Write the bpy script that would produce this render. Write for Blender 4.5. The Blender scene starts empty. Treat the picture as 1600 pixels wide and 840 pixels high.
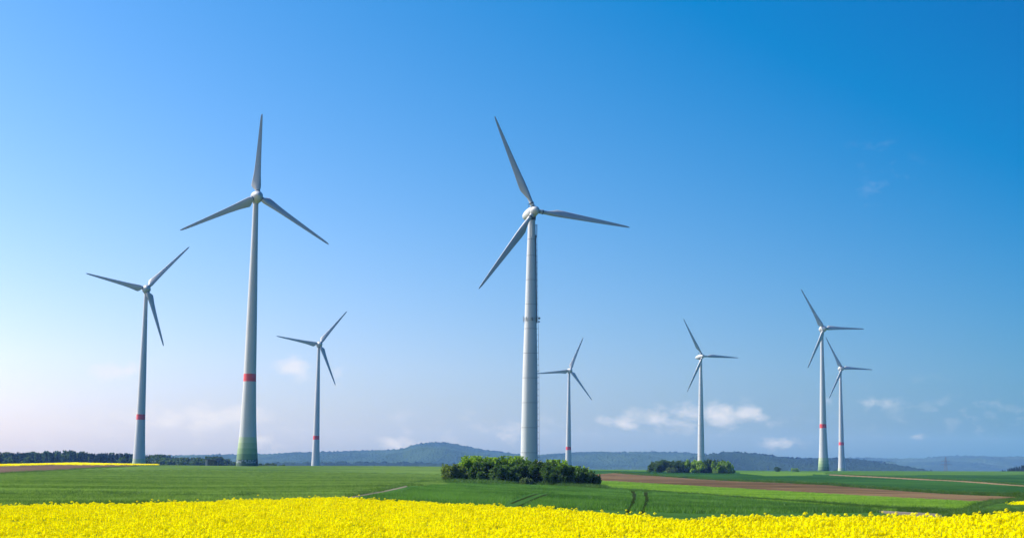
import bpy, math, random
import numpy as np
from mathutils import Vector, Matrix
random.seed(7); rng = np.random.default_rng(11)
scn = bpy.context.scene
COL = scn.collection
PI = math.pi

# ------------------------------------------------------------------ camera
FPX = 2400.0
TH = math.atan((727-420)/FPX); RHO = math.radians(.7)
r0 = np.array([1, 0, 0.]); u0 = np.array([0, -math.sin(TH), math.cos(TH)]); FW = np.array([0, math.cos(TH), math.sin(TH)])
RT = math.cos(RHO)*r0+math.sin(RHO)*u0; UP = math.cos(RHO)*u0-math.sin(RHO)*r0
EYE = np.array([0, 0, 2.7])
cam = bpy.data.cameras.new('camera'); co = bpy.data.objects.new('camera', cam); COL.objects.link(co)
co.matrix_world = Matrix(((RT[0], UP[0], -FW[0], 0), (RT[1], UP[1], -FW[1], 0), (RT[2], UP[2], -FW[2], 2.7), (0, 0, 0, 1)))
cam.sensor_width = 36; cam.lens = FPX/1600*36; cam.clip_start = .5; cam.clip_end = 30000
scn.camera = co

def ray(x, y):
    """unit-depth direction (Y = 1) for photo coordinates, arrays allowed"""
    x = np.asarray(x, float); y = np.asarray(y, float)
    d = FW+RT*((x-800)/FPX)[..., None]+UP*((420-y)/FPX)[..., None]
    return d/d[..., 1:2]
def at(x, y, d): return EYE+ray(x, y)*np.asarray(d, float)[..., None]
def yh(x): return 727+(np.asarray(x, float)-800)*math.tan(RHO)

# ------------------------------------------------------------------ helpers
def tag(o, label=None, cat=None, group=None, kind=None):
    if label: o['label'] = label
    if cat: o['category'] = cat
    if group: o['group'] = group
    if kind: o['kind'] = kind
    return o
def empty(name, loc, label, cat, group=None):
    o = bpy.data.objects.new(name, None); COL.objects.link(o); o.location = tuple(loc); o.empty_display_size = 1
    return tag(o, label, cat, group)
def mesh_np(name, V, F, mats, smooth=False, mi=None):
    """V (n,3); F either (m,k) array or a list of tuples"""
    me = bpy.data.meshes.new(name)
    V = np.asarray(V, np.float32)
    if isinstance(F, np.ndarray):
        k = F.shape[1]; n = len(F)
        me.vertices.add(len(V)); me.vertices.foreach_set('co', V.ravel())
        me.loops.add(n*k); me.loops.foreach_set('vertex_index', F.astype(np.int32).ravel())
        me.polygons.add(n); me.polygons.foreach_set('loop_start', (np.arange(n)*k).astype(np.int32))
        me.update(calc_edges=True)
    else:
        me.from_pydata([tuple(map(float, v)) for v in V], [], F)
    for m in (mats if isinstance(mats, (list, tuple)) else [mats]): me.materials.append(m)
    if mi is not None: me.polygons.foreach_set('material_index', np.asarray(mi, np.int32))
    me.polygons.foreach_set('use_smooth', [smooth]*len(me.polygons))
    me.update()
    return me
def link(name, me, parent=None, loc=None):
    o = bpy.data.objects.new(name, me); COL.objects.link(o)
    if parent: o.parent = parent
    if loc is not None: o.location = tuple(loc)
    return o
def grid_faces(nr, nc, closed=False):
    i = np.arange(nr-1)[:, None]; j = np.arange(nc if closed else nc-1)[None, :]
    j2 = (j+1) % nc
    a = i*nc+j; b = i*nc+j2; c = (i+1)*nc+j2; d = (i+1)*nc+j
    return np.stack([a, b, c, d], -1).reshape(-1, 4)
class MB:
    def __init__(s): s.V = []; s.F = []; s.M = []; s.n = 0
    def add(s, V, F, m=0):
        s.V.append(np.asarray(V, float)); s.F += [tuple(int(i)+s.n for i in f) for f in F]; s.M += [m]*len(F); s.n += len(V)
    def box(s, c, sz, m=0, R=None):
        V = np.array([[x, y, z] for x in (-.5, .5) for y in (-.5, .5) for z in (-.5, .5)])*np.array(sz)
        if R is not None: V = V@np.array(R).T
        s.add(V+np.array(c), [(0, 1, 3, 2), (4, 6, 7, 5), (0, 4, 5, 1), (2, 3, 7, 6), (0, 2, 6, 4), (1, 5, 7, 3)], m)
    def tube(s, a, b, ra, rb=None, n=8, m=0, cap=True):
        rb = ra if rb is None else rb
        a = np.array(a, float); b = np.array(b, float); z = (b-a)/np.linalg.norm(b-a)
        t = np.array([1, 0, 0.]) if abs(z[0]) < .9 else np.array([0, 1, 0.])
        x = np.cross(z, t); x /= np.linalg.norm(x); y = np.cross(z, x)
        an = np.arange(n)*2*PI/n; ring = np.cos(an)[:, None]*x+np.sin(an)[:, None]*y
        F = [(i, (i+1) % n, n+(i+1) % n, n+i) for i in range(n)]
        if cap: F += [tuple(range(n))[::-1], tuple(range(n, 2*n))]
        s.add(np.vstack([a+ring*ra, b+ring*rb]), F, m)
    def lathe(s, prof, A=None, o=(0, 0, 0), n=32, m=0, closed=True):
        """prof list of (s, r) along axis A (3x3 columns u,v,axis)"""
        A = np.eye(3) if A is None else A
        an = np.arange(n)*2*PI/n; V = []; F = []
        for (h, r) in prof:
            V.append(np.array(o)+r*(np.cos(an)[:, None]*A[:, 0]+np.sin(an)[:, None]*A[:, 1])+h*A[:, 2])
        for k in range(len(prof)-1):
            mm = m[k] if isinstance(m, (list, tuple)) else m
            Fk = [(k*n+i, k*n+(i+1) % n, (k+1)*n+(i+1) % n, (k+1)*n+i) for i in range(n)]
            s.F += [tuple(q+s.n for q in f) for f in Fk]; s.M += [mm]*n
        if closed:
            s.F += [tuple(s.n+i for i in range(n))[::-1], tuple(s.n+(len(prof)-1)*n+i for i in range(n))]; s.M += [s.M[-1]]*2
        s.V.append(np.vstack(V)); s.n += len(prof)*n
    def build(s, name, mats, parent=None, smooth=False, loc=None):
        me = mesh_np(name, np.vstack(s.V), s.F, mats, smooth, s.M)
        if smooth:
            try: me.set_sharp_from_angle(angle=math.radians(40))
            except Exception: pass
        return link(name, me, parent, loc)

# ------------------------------------------------------------------ materials
def newmat(name):
    m = bpy.data.materials.new(name); m.use_nodes = True; nt = m.node_tree; nt.nodes.clear()
    out = nt.nodes.new('ShaderNodeOutputMaterial'); return m, nt, out
def N(nt, t, **kw):
    n = nt.nodes.new(t)
    for k, v in kw.items():
        if k.startswith('i_'):
            key = k[2:]; key = int(key) if key.isdigit() else key.replace('_', ' ')
            n.inputs[key].default_value = v
        else: setattr(n, k, v)
    return n
def L(nt, a, b): nt.links.new(a, b)
def ramp(nt, fac, stops):
    r = nt.nodes.new('ShaderNodeValToRGB'); L(nt, fac, r.inputs[0]); cr = r.color_ramp
    while len(cr.elements) > 1: cr.elements.remove(cr.elements[-1])
    cr.elements[0].position = stops[0][0]; cr.elements[0].color = (*stops[0][1], 1)
    for p, c in stops[1:]:
        e = cr.elements.new(p); e.color = (*c, 1)
    return r.outputs[0]
def noise(nt, scale, detail=4, rough=.6, stretch=None, rot=0, co='Object', dist=0):
    tc = nt.nodes.new('ShaderNodeTexCoord'); mp = nt.nodes.new('ShaderNodeMapping')
    L(nt, tc.outputs[co], mp.inputs[0]); mp.inputs['Rotation'].default_value = (0, 0, rot)
    if stretch: mp.inputs['Scale'].default_value = stretch
    n = N(nt, 'ShaderNodeTexNoise', i_Scale=scale, i_Detail=detail, i_Roughness=rough, i_Distortion=dist)
    L(nt, mp.outputs[0], n.inputs['Vector']); return n.outputs['Fac']
def mixc(nt, fac, a, b, mode='MIX'):
    m = nt.nodes.new('ShaderNodeMix'); m.data_type = 'RGBA'; m.blend_type = mode
    for s, v in ((m.inputs[0], fac), (m.inputs[6], a), (m.inputs[7], b)):
        if hasattr(v, 'links'): L(nt, v, s)
        elif isinstance(v, (int, float)): s.default_value = v
        else: s.default_value = (*v, 1)
    return m.outputs[2]

def paint_mat(name, col, rough=.45, dirt=.12, spec=.4):
    m, nt, out = newmat(name)
    b = N(nt, 'ShaderNodeBsdfPrincipled', i_Roughness=rough); b.inputs['Specular IOR Level'].default_value = spec
    n = noise(nt, .6, 6, .65, (1, 1, .12))
    c = ramp(nt, n, [(.3, tuple(x*(1-dirt) for x in col)), (.7, col)])
    L(nt, c, b.inputs['Base Color']); L(nt, b.outputs[0], out.inputs[0]); return m
WHITE = paint_mat('turbine_white_paint', (.45, .49, .51), .4)
WHITE2 = paint_mat('steel_tower_paint', (.50, .54, .56), .38)
BLADE = paint_mat('blade_gelcoat', (.42, .45, .47), .35, .1)
RED = paint_mat('red_band_paint', (.68, .07, .07), .5)
GREENS = [paint_mat('green_ring_paint', c, .55) for c in ((.40, .50, .33), (.31, .43, .24), (.22, .35, .17), (.13, .24, .11), (.055, .12, .055))]
DARK = paint_mat('dark_metal', (.05, .055, .06), .5)
GREYM = paint_mat('galvanised_metal', (.35, .37, .38), .45)
JOINT = paint_mat('concrete_joint', (.42, .45, .46))
SEAM = paint_mat('flange_seam', (.18, .20, .22), .6)

def graffiti_mat():
    m, nt, out = newmat('sprayed_concrete_paint')
    b = N(nt, 'ShaderNodeBsdfPrincipled', i_Roughness=.6)
    n = noise(nt, 1.1, 3, .6, (1, 1, 1.4))
    c = ramp(nt, n, [(.5, (.035, .08, .045)), (.53, (.40, .46, .50)), (.6, (.3, .42, .48)), (.63, (.04, .09, .05))])
    L(nt, c, b.inputs['Base Color']); L(nt, b.outputs[0], out.inputs[0]); return m
GRAF = graffiti_mat()

def leaf_mat(name, c1, c2, trans=.45, scale=.6, rough=.6, gl=.03, stretch=(1, 1, 1), rot=0, gain=1.0):
    m, nt, out = newmat(name)
    geo = nt.nodes.new('ShaderNodeNewGeometry'); oi = nt.nodes.new('ShaderNodeObjectInfo')
    mp = nt.nodes.new('ShaderNodeMapping'); mp.inputs['Scale'].default_value = stretch; mp.inputs['Rotation'].default_value = (0, 0, rot); L(nt, geo.outputs['Position'], mp.inputs[0])
    n0 = N(nt, 'ShaderNodeTexNoise', i_Scale=scale, i_Detail=5, i_Roughness=.65); L(nt, mp.outputs[0], n0.inputs['Vector'])
    ng = N(nt, 'ShaderNodeMath', operation='MULTIPLY_ADD'); L(nt, n0.outputs['Fac'], ng.inputs[0]); ng.inputs[1].default_value = gain*1.5; ng.inputs[2].default_value = .5-.75*gain; n = ng.outputs[0]
    a = N(nt, 'ShaderNodeMath', operation='ADD'); L(nt, n, a.inputs[0])
    ri = N(nt, 'ShaderNodeMath', operation='MULTIPLY_ADD'); ri.inputs[1].default_value = .5; ri.inputs[2].default_value = -.25
    L(nt, geo.outputs['Random Per Island'], ri.inputs[0]); L(nt, ri.outputs[0], a.inputs[1])
    r2 = N(nt, 'ShaderNodeMath', operation='MULTIPLY_ADD'); r2.inputs[1].default_value = .35; r2.inputs[2].default_value = -.175
    L(nt, oi.outputs['Random'], r2.inputs[0]); a2 = N(nt, 'ShaderNodeMath', operation='ADD'); L(nt, a.outputs[0], a2.inputs[0]); L(nt, r2.outputs[0], a2.inputs[1])
    c = ramp(nt, a2.outputs[0], [(.2, c1), (.8, c2)])
    d = nt.nodes.new('ShaderNodeBsdfDiffuse'); t = nt.nodes.new('ShaderNodeBsdfTranslucent'); g = N(nt, 'ShaderNodeBsdfGlossy', i_Roughness=rough)
    tc = mixc(nt, 1.0, c, (1.25, 1.35, .55), 'MULTIPLY')
    L(nt, c, d.inputs[0]); L(nt, tc, t.inputs[0]); g.inputs[0].default_value = (.5, .5, .5, 1)
    m1 = N(nt, 'ShaderNodeMixShader', i_0=trans); L(nt, d.outputs[0], m1.inputs[1]); L(nt, t.outputs[0], m1.inputs[2])
    m2 = N(nt, 'ShaderNodeMixShader', i_0=gl); L(nt, m1.outputs[0], m2.inputs[1]); L(nt, g.outputs[0], m2.inputs[2])
    L(nt, m2.outputs[0], out.inputs[0]); return m

def field_mat(name, c1, c2, rot=0, stripe=0.0, fine=8.0, big=.012, bump=.3, stripe_scale=.25, gloss=.03, c3=None):
    """crop or soil sheet: broad patches, rows along one direction, fine tuft noise"""
    m, nt, out = newmat(name)
    nb = noise(nt, big, 5, .55, (1, .45, 1), rot)
    nm = noise(nt, .18, 5, .65, (1, .35, 1), rot)
    nf = noise(nt, fine, 4, .75)
    ns = noise(nt, stripe_scale, 3, .6, (.04, 1, 1), rot)
    def madd(a, k, b):
        q = N(nt, 'ShaderNodeMath', operation='MULTIPLY_ADD'); L(nt, a, q.inputs[0]); q.inputs[1].default_value = k
        if hasattr(b, 'links'): L(nt, b, q.inputs[2])
        else: q.inputs[2].default_value = b
        return q.outputs[0]
    s = madd(nb, .9, madd(nm, .5, madd(nf, .5, madd(ns, stripe, -.45-.5*stripe))))
    c = ramp(nt, s, [(.36, c1), (.68, c2)] + ([(1.0, c3)] if c3 else []))
    b = N(nt, 'ShaderNodeBsdfPrincipled', i_Roughness=.85); b.inputs['Specular IOR Level'].default_value = 0
    L(nt, c, b.inputs['Base Color'])
    bp = N(nt, 'ShaderNodeBump', i_Strength=bump, i_Distance=.15); L(nt, nf, bp.inputs['Height']); L(nt, bp.outputs[0], b.inputs['Normal'])
    L(nt, b.outputs[0], out.inputs[0]); return m

# ------------------------------------------------------------------ sun, sky
SUN_AZ = math.radians(-72); SUN_EL = math.radians(42)
sl = bpy.data.lights.new('sun', 'SUN'); sl.energy = 4.2; sl.angle = math.radians(.53); sl.color = (1, .95, .86)
so = bpy.data.objects.new('sun', sl); COL.objects.link(so)
sd = Vector((math.sin(SUN_AZ)*math.cos(SUN_EL), math.cos(SUN_AZ)*math.cos(SUN_EL), math.sin(SUN_EL)))
so.rotation_euler = sd.to_track_quat('Z', 'Y').to_euler(); so.location = (0, 0, 150)
w = bpy.data.worlds.new('World'); scn.world = w; w.use_nodes = True; nt = w.node_tree; nt.nodes.clear()
wo = nt.nodes.new('ShaderNodeOutputWorld'); bg = nt.nodes.new('ShaderNodeBackground'); bg.inputs[1].default_value = .1
sky = nt.nodes.new('ShaderNodeTexSky'); sky.sky_type = 'NISHITA'; sky.sun_disc = False
sky.sun_elevation = SUN_EL; sky.sun_rotation = SUN_AZ; sky.altitude = 300; sky.air_density = 1.0; sky.dust_density = .8; sky.ozone_density = 2.5
hs = N(nt, 'ShaderNodeHueSaturation', i_Saturation=1.35, i_Value=1.0, i_Hue=.5); L(nt, sky.outputs[0], hs.inputs['Color'])
tc = nt.nodes.new('ShaderNodeTexCoord'); sep = nt.nodes.new('ShaderNodeSeparateXYZ'); L(nt, tc.outputs['Generated'], sep.inputs[0])
def M(op, a, b=None, c=None, clamp=False):
    q = N(nt, 'ShaderNodeMath', operation=op, use_clamp=clamp)
    for i, v in enumerate((a, b, c)):
        if v is None: continue
        if hasattr(v, 'links'): L(nt, v, q.inputs[i])
        else: q.inputs[i].default_value = v
    return q.outputs[0]
ysafe = M('MAXIMUM', sep.outputs[1], .05)
U_ = M('DIVIDE', sep.outputs[0], ysafe); V_ = M('DIVIDE', sep.outputs[2], ysafe)
cv = nt.nodes.new('ShaderNodeCombineXYZ'); L(nt, U_, cv.inputs[0]); L(nt, M('MULTIPLY', V_, 1.7), cv.inputs[1])
cn = N(nt, 'ShaderNodeTexNoise', i_Scale=62, i_Detail=7, i_Roughness=.58, i_Distortion=.25); L(nt, cv.outputs[0], cn.inputs['Vector'])
CL = [  # photo x, y, half width, half height, strength
    (975, 659, 30, 9, .8), (1018, 650, 26, 12, .95), (1075, 648, 30, 12, .85), (1125, 645, 32, 12, .95), (1165, 645, 24, 12, .9), (1110, 662, 95, 12, .35),
    (345, 652, 52, 14, 1.1), (255, 652, 55, 11, .85), (178, 578, 28, 10, 1.15), (455, 572, 18, 11, 1.1), (470, 583, 30, 10, .4), (527, 588, 8, 12, .5),
    (700, 668, 200, 25, .22), (800, 675, 26, 12, .6), (625, 692, 26, 7, .9), (35, 640, 22, 12, .5), (415, 690, 30, 12, .5), (1378, 628, 26, 7, .35),
    (1433, 681, 9, 5, .45), (1535, 670, 30, 6, .25), (1385, 285, 40, 34, .10), (1370, 240, 40, 26, .06), (1290, 632, 14, 8, .4), (1220, 688, 22, 9, .6), (1500, 640, 170, 30, .16), (200, 670, 260, 30, .25)]
acc = None
for (x, y, a_, b_, s_) in CL:
    d0 = ray(x, y); uu, vv = float(d0[0]), float(d0[2])
    e = M('ADD', M('POWER', M('ABSOLUTE', M('DIVIDE', M('SUBTRACT', U_, uu), a_*1.25/FPX)), 2.0), M('POWER', M('ABSOLUTE', M('DIVIDE', M('SUBTRACT', V_, vv), b_*1.25/FPX)), 2.0))
    g = M('MULTIPLY', M('POWER', 2.718, M('MULTIPLY', e, -.8)), s_)
    acc = g if acc is None else M('MAXIMUM', acc, g)
# the noise eats into the blob outline
cl = M('MULTIPLY', M('SUBTRACT', M('ADD', M('MULTIPLY', acc, 1.0), M('MULTIPLY', cn.outputs['Fac'], 2.6)), 1.5), .95, clamp=True)
cl = M('MULTIPLY', cl, M('MINIMUM', M('MULTIPLY', acc, 3.0), 1.0))
cl = M('MULTIPLY', cl, M('GREATER_THAN', sep.outputs[1], .1), clamp=True)
Uc = M('MINIMUM', M('MAXIMUM', U_, -1.2), .6)
ex = M('POWER', 2.718, M('MULTIPLY', M('MAXIMUM', V_, 0.0), -16.0))      # 1 at the horizon, 0 high up
def lowk(a, b): return M('SUBTRACT', 1.0, M('MULTIPLY', ex, M('ADD', a, M('MULTIPLY', Uc, b))))
cg = nt.nodes.new('ShaderNodeCombineXYZ')
L(nt, M('MULTIPLY', M('SUBTRACT', .76, M('MULTIPLY', Uc, 1.1)), lowk(.50, .35)), cg.inputs[0])
L(nt, M('MULTIPLY', M('SUBTRACT', .655, M('MULTIPLY', Uc, .59)), lowk(.38, .55)), cg.inputs[1])
L(nt, M('MULTIPLY', M('SUBTRACT', .80, M('MULTIPLY', Uc, .44)), lowk(-.016, 1.0)), cg.inputs[2])
base = mixc(nt, 1.0, mixc(nt, 1.0, hs.outputs[0], cg.outputs[0], 'MULTIPLY'), (.45, 0, 0), 'SUBTRACT')
base = mixc(nt, 1.0, base, (0.0, 0.0, 0.0), 'LIGHTEN')
skycol = mixc(nt, M('MULTIPLY', cl, .72), base, (4.8, 4.85, 5.3))
L(nt, skycol, bg.inputs[0]); L(nt, bg.outputs[0], wo.inputs[0])
SKY_MIX = (hs, bg)

# ------------------------------------------------------------------ ground heights
HC_X = [-1500, 0, 600, 1600, 3100]; HC = [1.7, 1.7, 1.7, 1.02, 1.0]        # eye height over the rape canopy
ED_X = [-1500, 0, 200, 300, 400, 525, 600, 675, 800, 880, 980, 1080, 1200, 1280, 1369, 1488, 1600, 3100]
ED_Y = [69, 69, 64, 60.5, 56, 51.5, 54, 57, 62, 64.5, 71, 77.5, 75, 71.5, 69.5, 68.5, 62.5, 62]
def canopy_drop(x): return np.interp(x, HC_X, HC)
def d_edge(x): return canopy_drop(x)*FPX/np.interp(x, ED_X, ED_Y)
CREST_X = [-1500, 0, 60, 120, 160, 240, 330, 560, 700, 930, 1000, 1250, 1600, 3100]
CREST_Y = [8.5, 8.8, 6.8, 4.6, 5.2, 5.8, 5.7, 3.0, 2.4, 4.4, 4.0, 2.4, -1.2, -2]
def crest_dy(x): return np.interp(x, CREST_X, CREST_Y)
# stations: photo x -> [(dy below the eye level, distance)]
ST = {-1500: [(23, 300), (11, 500), (8, 700)], 0: [(40, 150), (23, 300), (11, 500), (8, 700)], 300: [(40, 150), (20, 320), (10, 520), (5, 760)],
      630: [(32, 150), (26, 240), (10, 560), (2, 900)], 820: [(45, 110), (30, 275), (13, 515), (7, 800), (3, 1100)],
      965: [(50, 110), (35, 255), (21, 400), (11, 600), (5, 1000), (3, 1250)], 1250: [(51, 140), (36, 230), (23, 340), (8.5, 750), (2, 1400)],
      1500: [(62, 90), (47.5, 150), (36, 230), (16.5, 450), (4, 1000), (0, 1450)], 1650: [(50, 110), (38, 200), (21, 360), (4, 1000), (-2, 1500)], 3100: [(50, 110), (38, 200), (21, 360), (4, 1000), (-2, 1500)]}
SX = sorted(ST)
def station_logd(s, dy, x0):
    pts = [(float(np.interp(x0, ED_X, ED_Y))+2.5, float(d_edge(x0))+4)] + [p for p in ST[s]]
    pts = [pts[0]]+[p for p in pts[1:] if p[0] < pts[0][0]-2]
    q = sorted(pts); return np.interp(dy, [p[0] for p in q], [math.log(p[1]) for p in q])
def dist_at(x, dy):
    """distance of the ground point seen dy px under eye level in column x"""
    x = float(np.clip(x, SX[0], SX[-1])); k = max(i for i in range(len(SX)) if SX[i] <= x); k = min(k, len(SX)-2)
    t = (x-SX[k])/(SX[k+1]-SX[k]); dy = np.asarray(dy, float)
    return np.exp((1-t)*station_logd(SX[k], dy, x)+t*station_logd(SX[k+1], dy, x))
# turbines: hub position, blade yaw, phase, hub height
TB = {'T1': ((-247.8, 1036.0, 118.7), 16.2, 47.7), 'T2': ((-122.2, 724.8, 129.0), 19.8, 87.9), 'T3': ((-178.4, 1429.4, 112.8), 17.7, 51.4),
      'T4': ((7.5, 514.9, 88.6), 19.4, 113.7), 'T5': ((66.4, 1717.8, 109.1), 15.8, 66.7), 'T6': ((158.3, 1266.6, 94.2), 26.6, 119.8),
      'T7': ((279.7, 1368.7, 127.5), 19.6, 121.6), 'T8': ((383.4, 1776.7, 119.0), 21.7, 119.4)}
def hub_h(k): return {'T4': 89.0, 'T6': 97.5}.get(k, 127.5)
BASES = [(v[0][0], v[0][1], v[0][2]-hub_h(k)) for k, v in TB.items()]
def far_ground(X, Y, zc, dc):
    """ground beyond the crest: sinks gently, passes through the turbine feet"""
    z0 = zc-(Y-dc)*.02; z0 = np.maximum(z0, -14-0*Y)
    wsum = np.full(X.shape, 1e-9); acc = np.zeros(X.shape)
    for (bx, by, bz) in BASES:
        ww = np.exp(-((X-bx)**2+(Y-by)**2)/(2*70**2)); wsum += ww; acc += ww*bz
    k = np.clip(wsum*1.05, 0, 1)*np.clip((Y-dc)/60, 0, 1)
    return z0*(1-k)+acc/wsum*k

xs = np.unique(np.concatenate([np.linspace(-1500, -160, 60), np.arange(-160, 1760, 2.0), np.linspace(1760, 3100, 60)]))
near_d = np.concatenate([np.linspace(3, 12, 5)[:-1], np.linspace(12, 30, 6)])
NV = 150; NF = 70
rows = []
P = np.zeros((0, len(xs), 3))
allr = []; zone_y = []
cols = []
for x in xs:
    de = float(d_edge(x)); zc_ = 2.7-float(canopy_drop(x))
    zg = zc_-1.15
    d1 = np.concatenate([near_d, np.linspace(30, de, 6)[1:]]); z1 = np.full(len(d1), zg)
    dx = ray(x, yh(x)+crest_dy(x))[0]
    e_y = float(np.interp(x, ED_X, ED_Y))+2.5; cdy = float(crest_dy(x))
    t = np.linspace(0, 1, NV); dys = e_y+(cdy-e_y)*(t**.9)
    d2 = dist_at(x, dys); r2 = ray(np.full(NV, x), yh(x)+dys)
    X2 = r2[:, 0]*d2; z2 = 2.7+r2[:, 2]*d2
    dc = d2[-1]; t3 = np.linspace(0, 1, NF+1)[1:]; d3 = dc+(9300-dc)*t3**2.2
    X3 = r2[-1, 0]*d3; z3 = far_ground(X3, d3, z2[-1], dc)
    X1 = r2[0, 0]*d1
    cols.append(np.stack([np.concatenate([X1, X2, X3]), np.concatenate([d1, d2, d3]), np.concatenate([z1, z2, z3])], -1))
    zone_y.append(np.concatenate([np.full(len(d1), 900.), yh(x)+dys, np.full(NF, -1.)]))
G = np.array(cols)            # (nx, nr, 3)
ZY = np.array(zone_y); nx, nr = ZY.shape; NR1 = len(d1)
# gentle real unevenness of the visible fields
uneven = np.sin(G[..., 0]*.045+1.3)*np.sin(G[..., 1]*.03)*.12
G[..., 2] += uneven*np.clip((G[..., 1]-80)/80, 0, 1)*np.clip((600-G[..., 1])/200, 0, 1)
def ground_z(X, Y):
    """height of the terrain under a world point, read off the grid"""
    xi = 800.0; r = X/Y
    k = int(np.argmin(np.abs(G[:, NR1+20, 0]/G[:, NR1+20, 1]-r)))
    return float(np.interp(Y, G[k, :, 1], G[k, :, 2]))

# zones, in photo coordinates of the face centre
XC = .5*(xs[1:]+xs[:-1])[:, None]*np.ones((1, nr-1)); YC = .25*(ZY[1:, 1:]+ZY[:-1, 1:]+ZY[1:, :-1]+ZY[:-1, :-1])
rowi = np.arange(nr-1)[None, :]*np.ones((nx-1, 1))
def lin(xp, yp): return np.interp(XC, xp, yp)
F1_TOP = ([560, 635, 700, 830, 930, 1000, 1100, 1200, 1270, 1330, 1400, 1476, 1500], [776, 757, 752, 756, 763, 765.5, 773, 783, 790, 796.5, 803, 812, 820])
F2_BOT = ([900, 960, 1250, 1321, 1417, 1488, 1519, 1547, 1560], [760, 765, 783.5, 790.5, 798.5, 800.5, 797.5, 785.5, 783])
F2_TOP = ([860, 960, 1093, 1250, 1417, 1519, 1547, 1590, 1600], [747, 750.7, 759, 768.2, 778.2, 783.2, 783.5, 779, 775])
F3_TOP = ([870, 960, 1031, 1160, 1280, 1369, 1512, 1583, 1600], [744, 738.5, 743.6, 752, 756.7, 762.6, 772, 775.7, 776])
LN = ([1270, 1288, 1369, 1488, 1600, 1800, 3100], [740.2, 741, 745, 751, 758.3, 766, 800])
zone = np.zeros(XC.shape, int)    # 0 default green left field
names = ['green_wheat_field', 'field_under_rapeseed', 'dark_wheat_field', 'bright_meadow_strip', 'ploughed_soil_strip', 'dark_green_field', 'far_green_field', 'farm_path', 'brown_ploughed_field', 'far_rapeseed_ground', 'far_ground', 'tractor_tracks', 'rough_pasture', 'far_track', 'light_green_patch']
zi = {n: i for i, n in enumerate(names)}
right = XC > lin([0], [0])*0+ np.where(YC > 757, 635-(YC-757)*4.6, np.where(YC > 752, 700, 800))
zone[right] = zi['far_green_field']
# right-hand stack, far to near
R = right & (XC > 800)
zone[R & (YC > 734.5) & (XC > 930)] = zi['far_green_field']
zone[R & (XC > 850) & (YC > lin([850, 960, 1160, 1288], [734, 735, 737, 741.5])) ] = zi['dark_green_field']
zone[R & (XC > 1155) & (XC < 1290) & (YC > 737) & (YC < lin([1155, 1200, 1290], [739, 743, 741.8]))] = zi['light_green_patch']
zone[(XC > 1270) & (YC > lin(*LN)+.0)] = zi['dark_green_field']
zone[(XC > 1296) & (YC > lin(*LN)-1.1) & (YC <= lin(*LN)+.5)] = zi['far_track']
m3 = (XC > 880) & (XC < 1590) & (YC > lin(*F3_TOP)) & (YC <= lin(*F2_TOP)); zone[m3] = zi['ploughed_soil_strip']
zone[(XC > 1590) & (YC > 776)] = zi['rough_pasture']
m2 = (XC > 700) & (XC < 1550) & (YC > lin(*F2_TOP)) & (YC <= lin(*F2_BOT)+1); zone[m2] = zi['bright_meadow_strip']
zone[(XC >= 1519) & (YC > lin([1519, 1547, 1590, 1600], [797, 784, 779.5, 776]))] = zi['rough_pasture']
zone[(XC >= 1400) & (YC > lin([1400, 1488, 1519, 1547], [797.5, 801, 797, 784]))] = zi['rough_pasture']
PATH2 = (XC > 1325) & (XC < 1530) & (YC > lin([1325, 1352, 1476, 1530], [794.8, 796.0, 802.5, 807])-.3) & (YC < lin([1325, 1352, 1400, 1476, 1530], [795.4, 798.3, 803, 809.5, 815]))
m1 = right & (XC < 1400) & (YC > lin(*F1_TOP)) ; zone[m1] = zi['dark_wheat_field']
zone[(XC >= 1270) & (XC < 1480) & (YC > lin([1270, 1352, 1476, 1500], [793, 799, 808, 812]))] = zi['dark_wheat_field']
zone[PATH2] = zi['farm_path']
# path left of the bush
pl = ([530, 545, 590, 635, 640], [779.5, 776.5, 768.5, 757.5, 756.5])
zone[(XC > 500) & (XC < 636) & (YC > 757) & (np.abs(XC-np.interp(YC, [757.5, 760, 768.5, 774.5, 780], [636, 627, 590, 556, 530])) < np.interp(YC, [757, 780], [4.0, 8]))] = zi['farm_path']
# left side
BR = ([-1500, -100, 0, 100, 215, 220], [762, 745, 739.5, 733.6, 727.2, 0])
zone[(XC < 216) & (YC < lin(*BR))] = zi['brown_ploughed_field']
YB = ([-1500, 0, 75, 175, 245], [731, 728, 725.8, 726.2, 726.3])
zone[(XC < 246) & (YC < lin(*YB))] = zi['far_rapeseed_ground']
# tractor tracks in the dark wheat
TRK = [([767, 771, 778, 785, 798, 803], [989.5, 990.5, 991, 989, 981.5, 978]), ([768, 773, 780.5, 788, 802, 806], [1008.5, 1010, 1010.7, 1009, 1003, 1001])]
for yy, xx in TRK:
    zone[(YC > yy[0]) & (YC < yy[-1]+5) & (np.abs(XC-np.interp(YC, yy, xx)) < 2.9) & m1] = zi['tractor_tracks']
TRL = [([770, 782.5, 786], [840, 807.5, 799]), ([770, 787, 790], [856, 817.5, 811])]
for yy, xx in TRL:
    zone[(YC > yy[0]) & (YC < yy[-1]) & (np.abs(XC-np.interp(YC, yy, xx)) < 3.3) & m1] = zi['tractor_tracks']
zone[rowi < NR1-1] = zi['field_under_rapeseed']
zone[(rowi >= NR1-1) & (rowi < NR1)] = zi['rough_pasture']
zone[rowi >= NR1+NV-1] = zi['far_ground']

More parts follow.
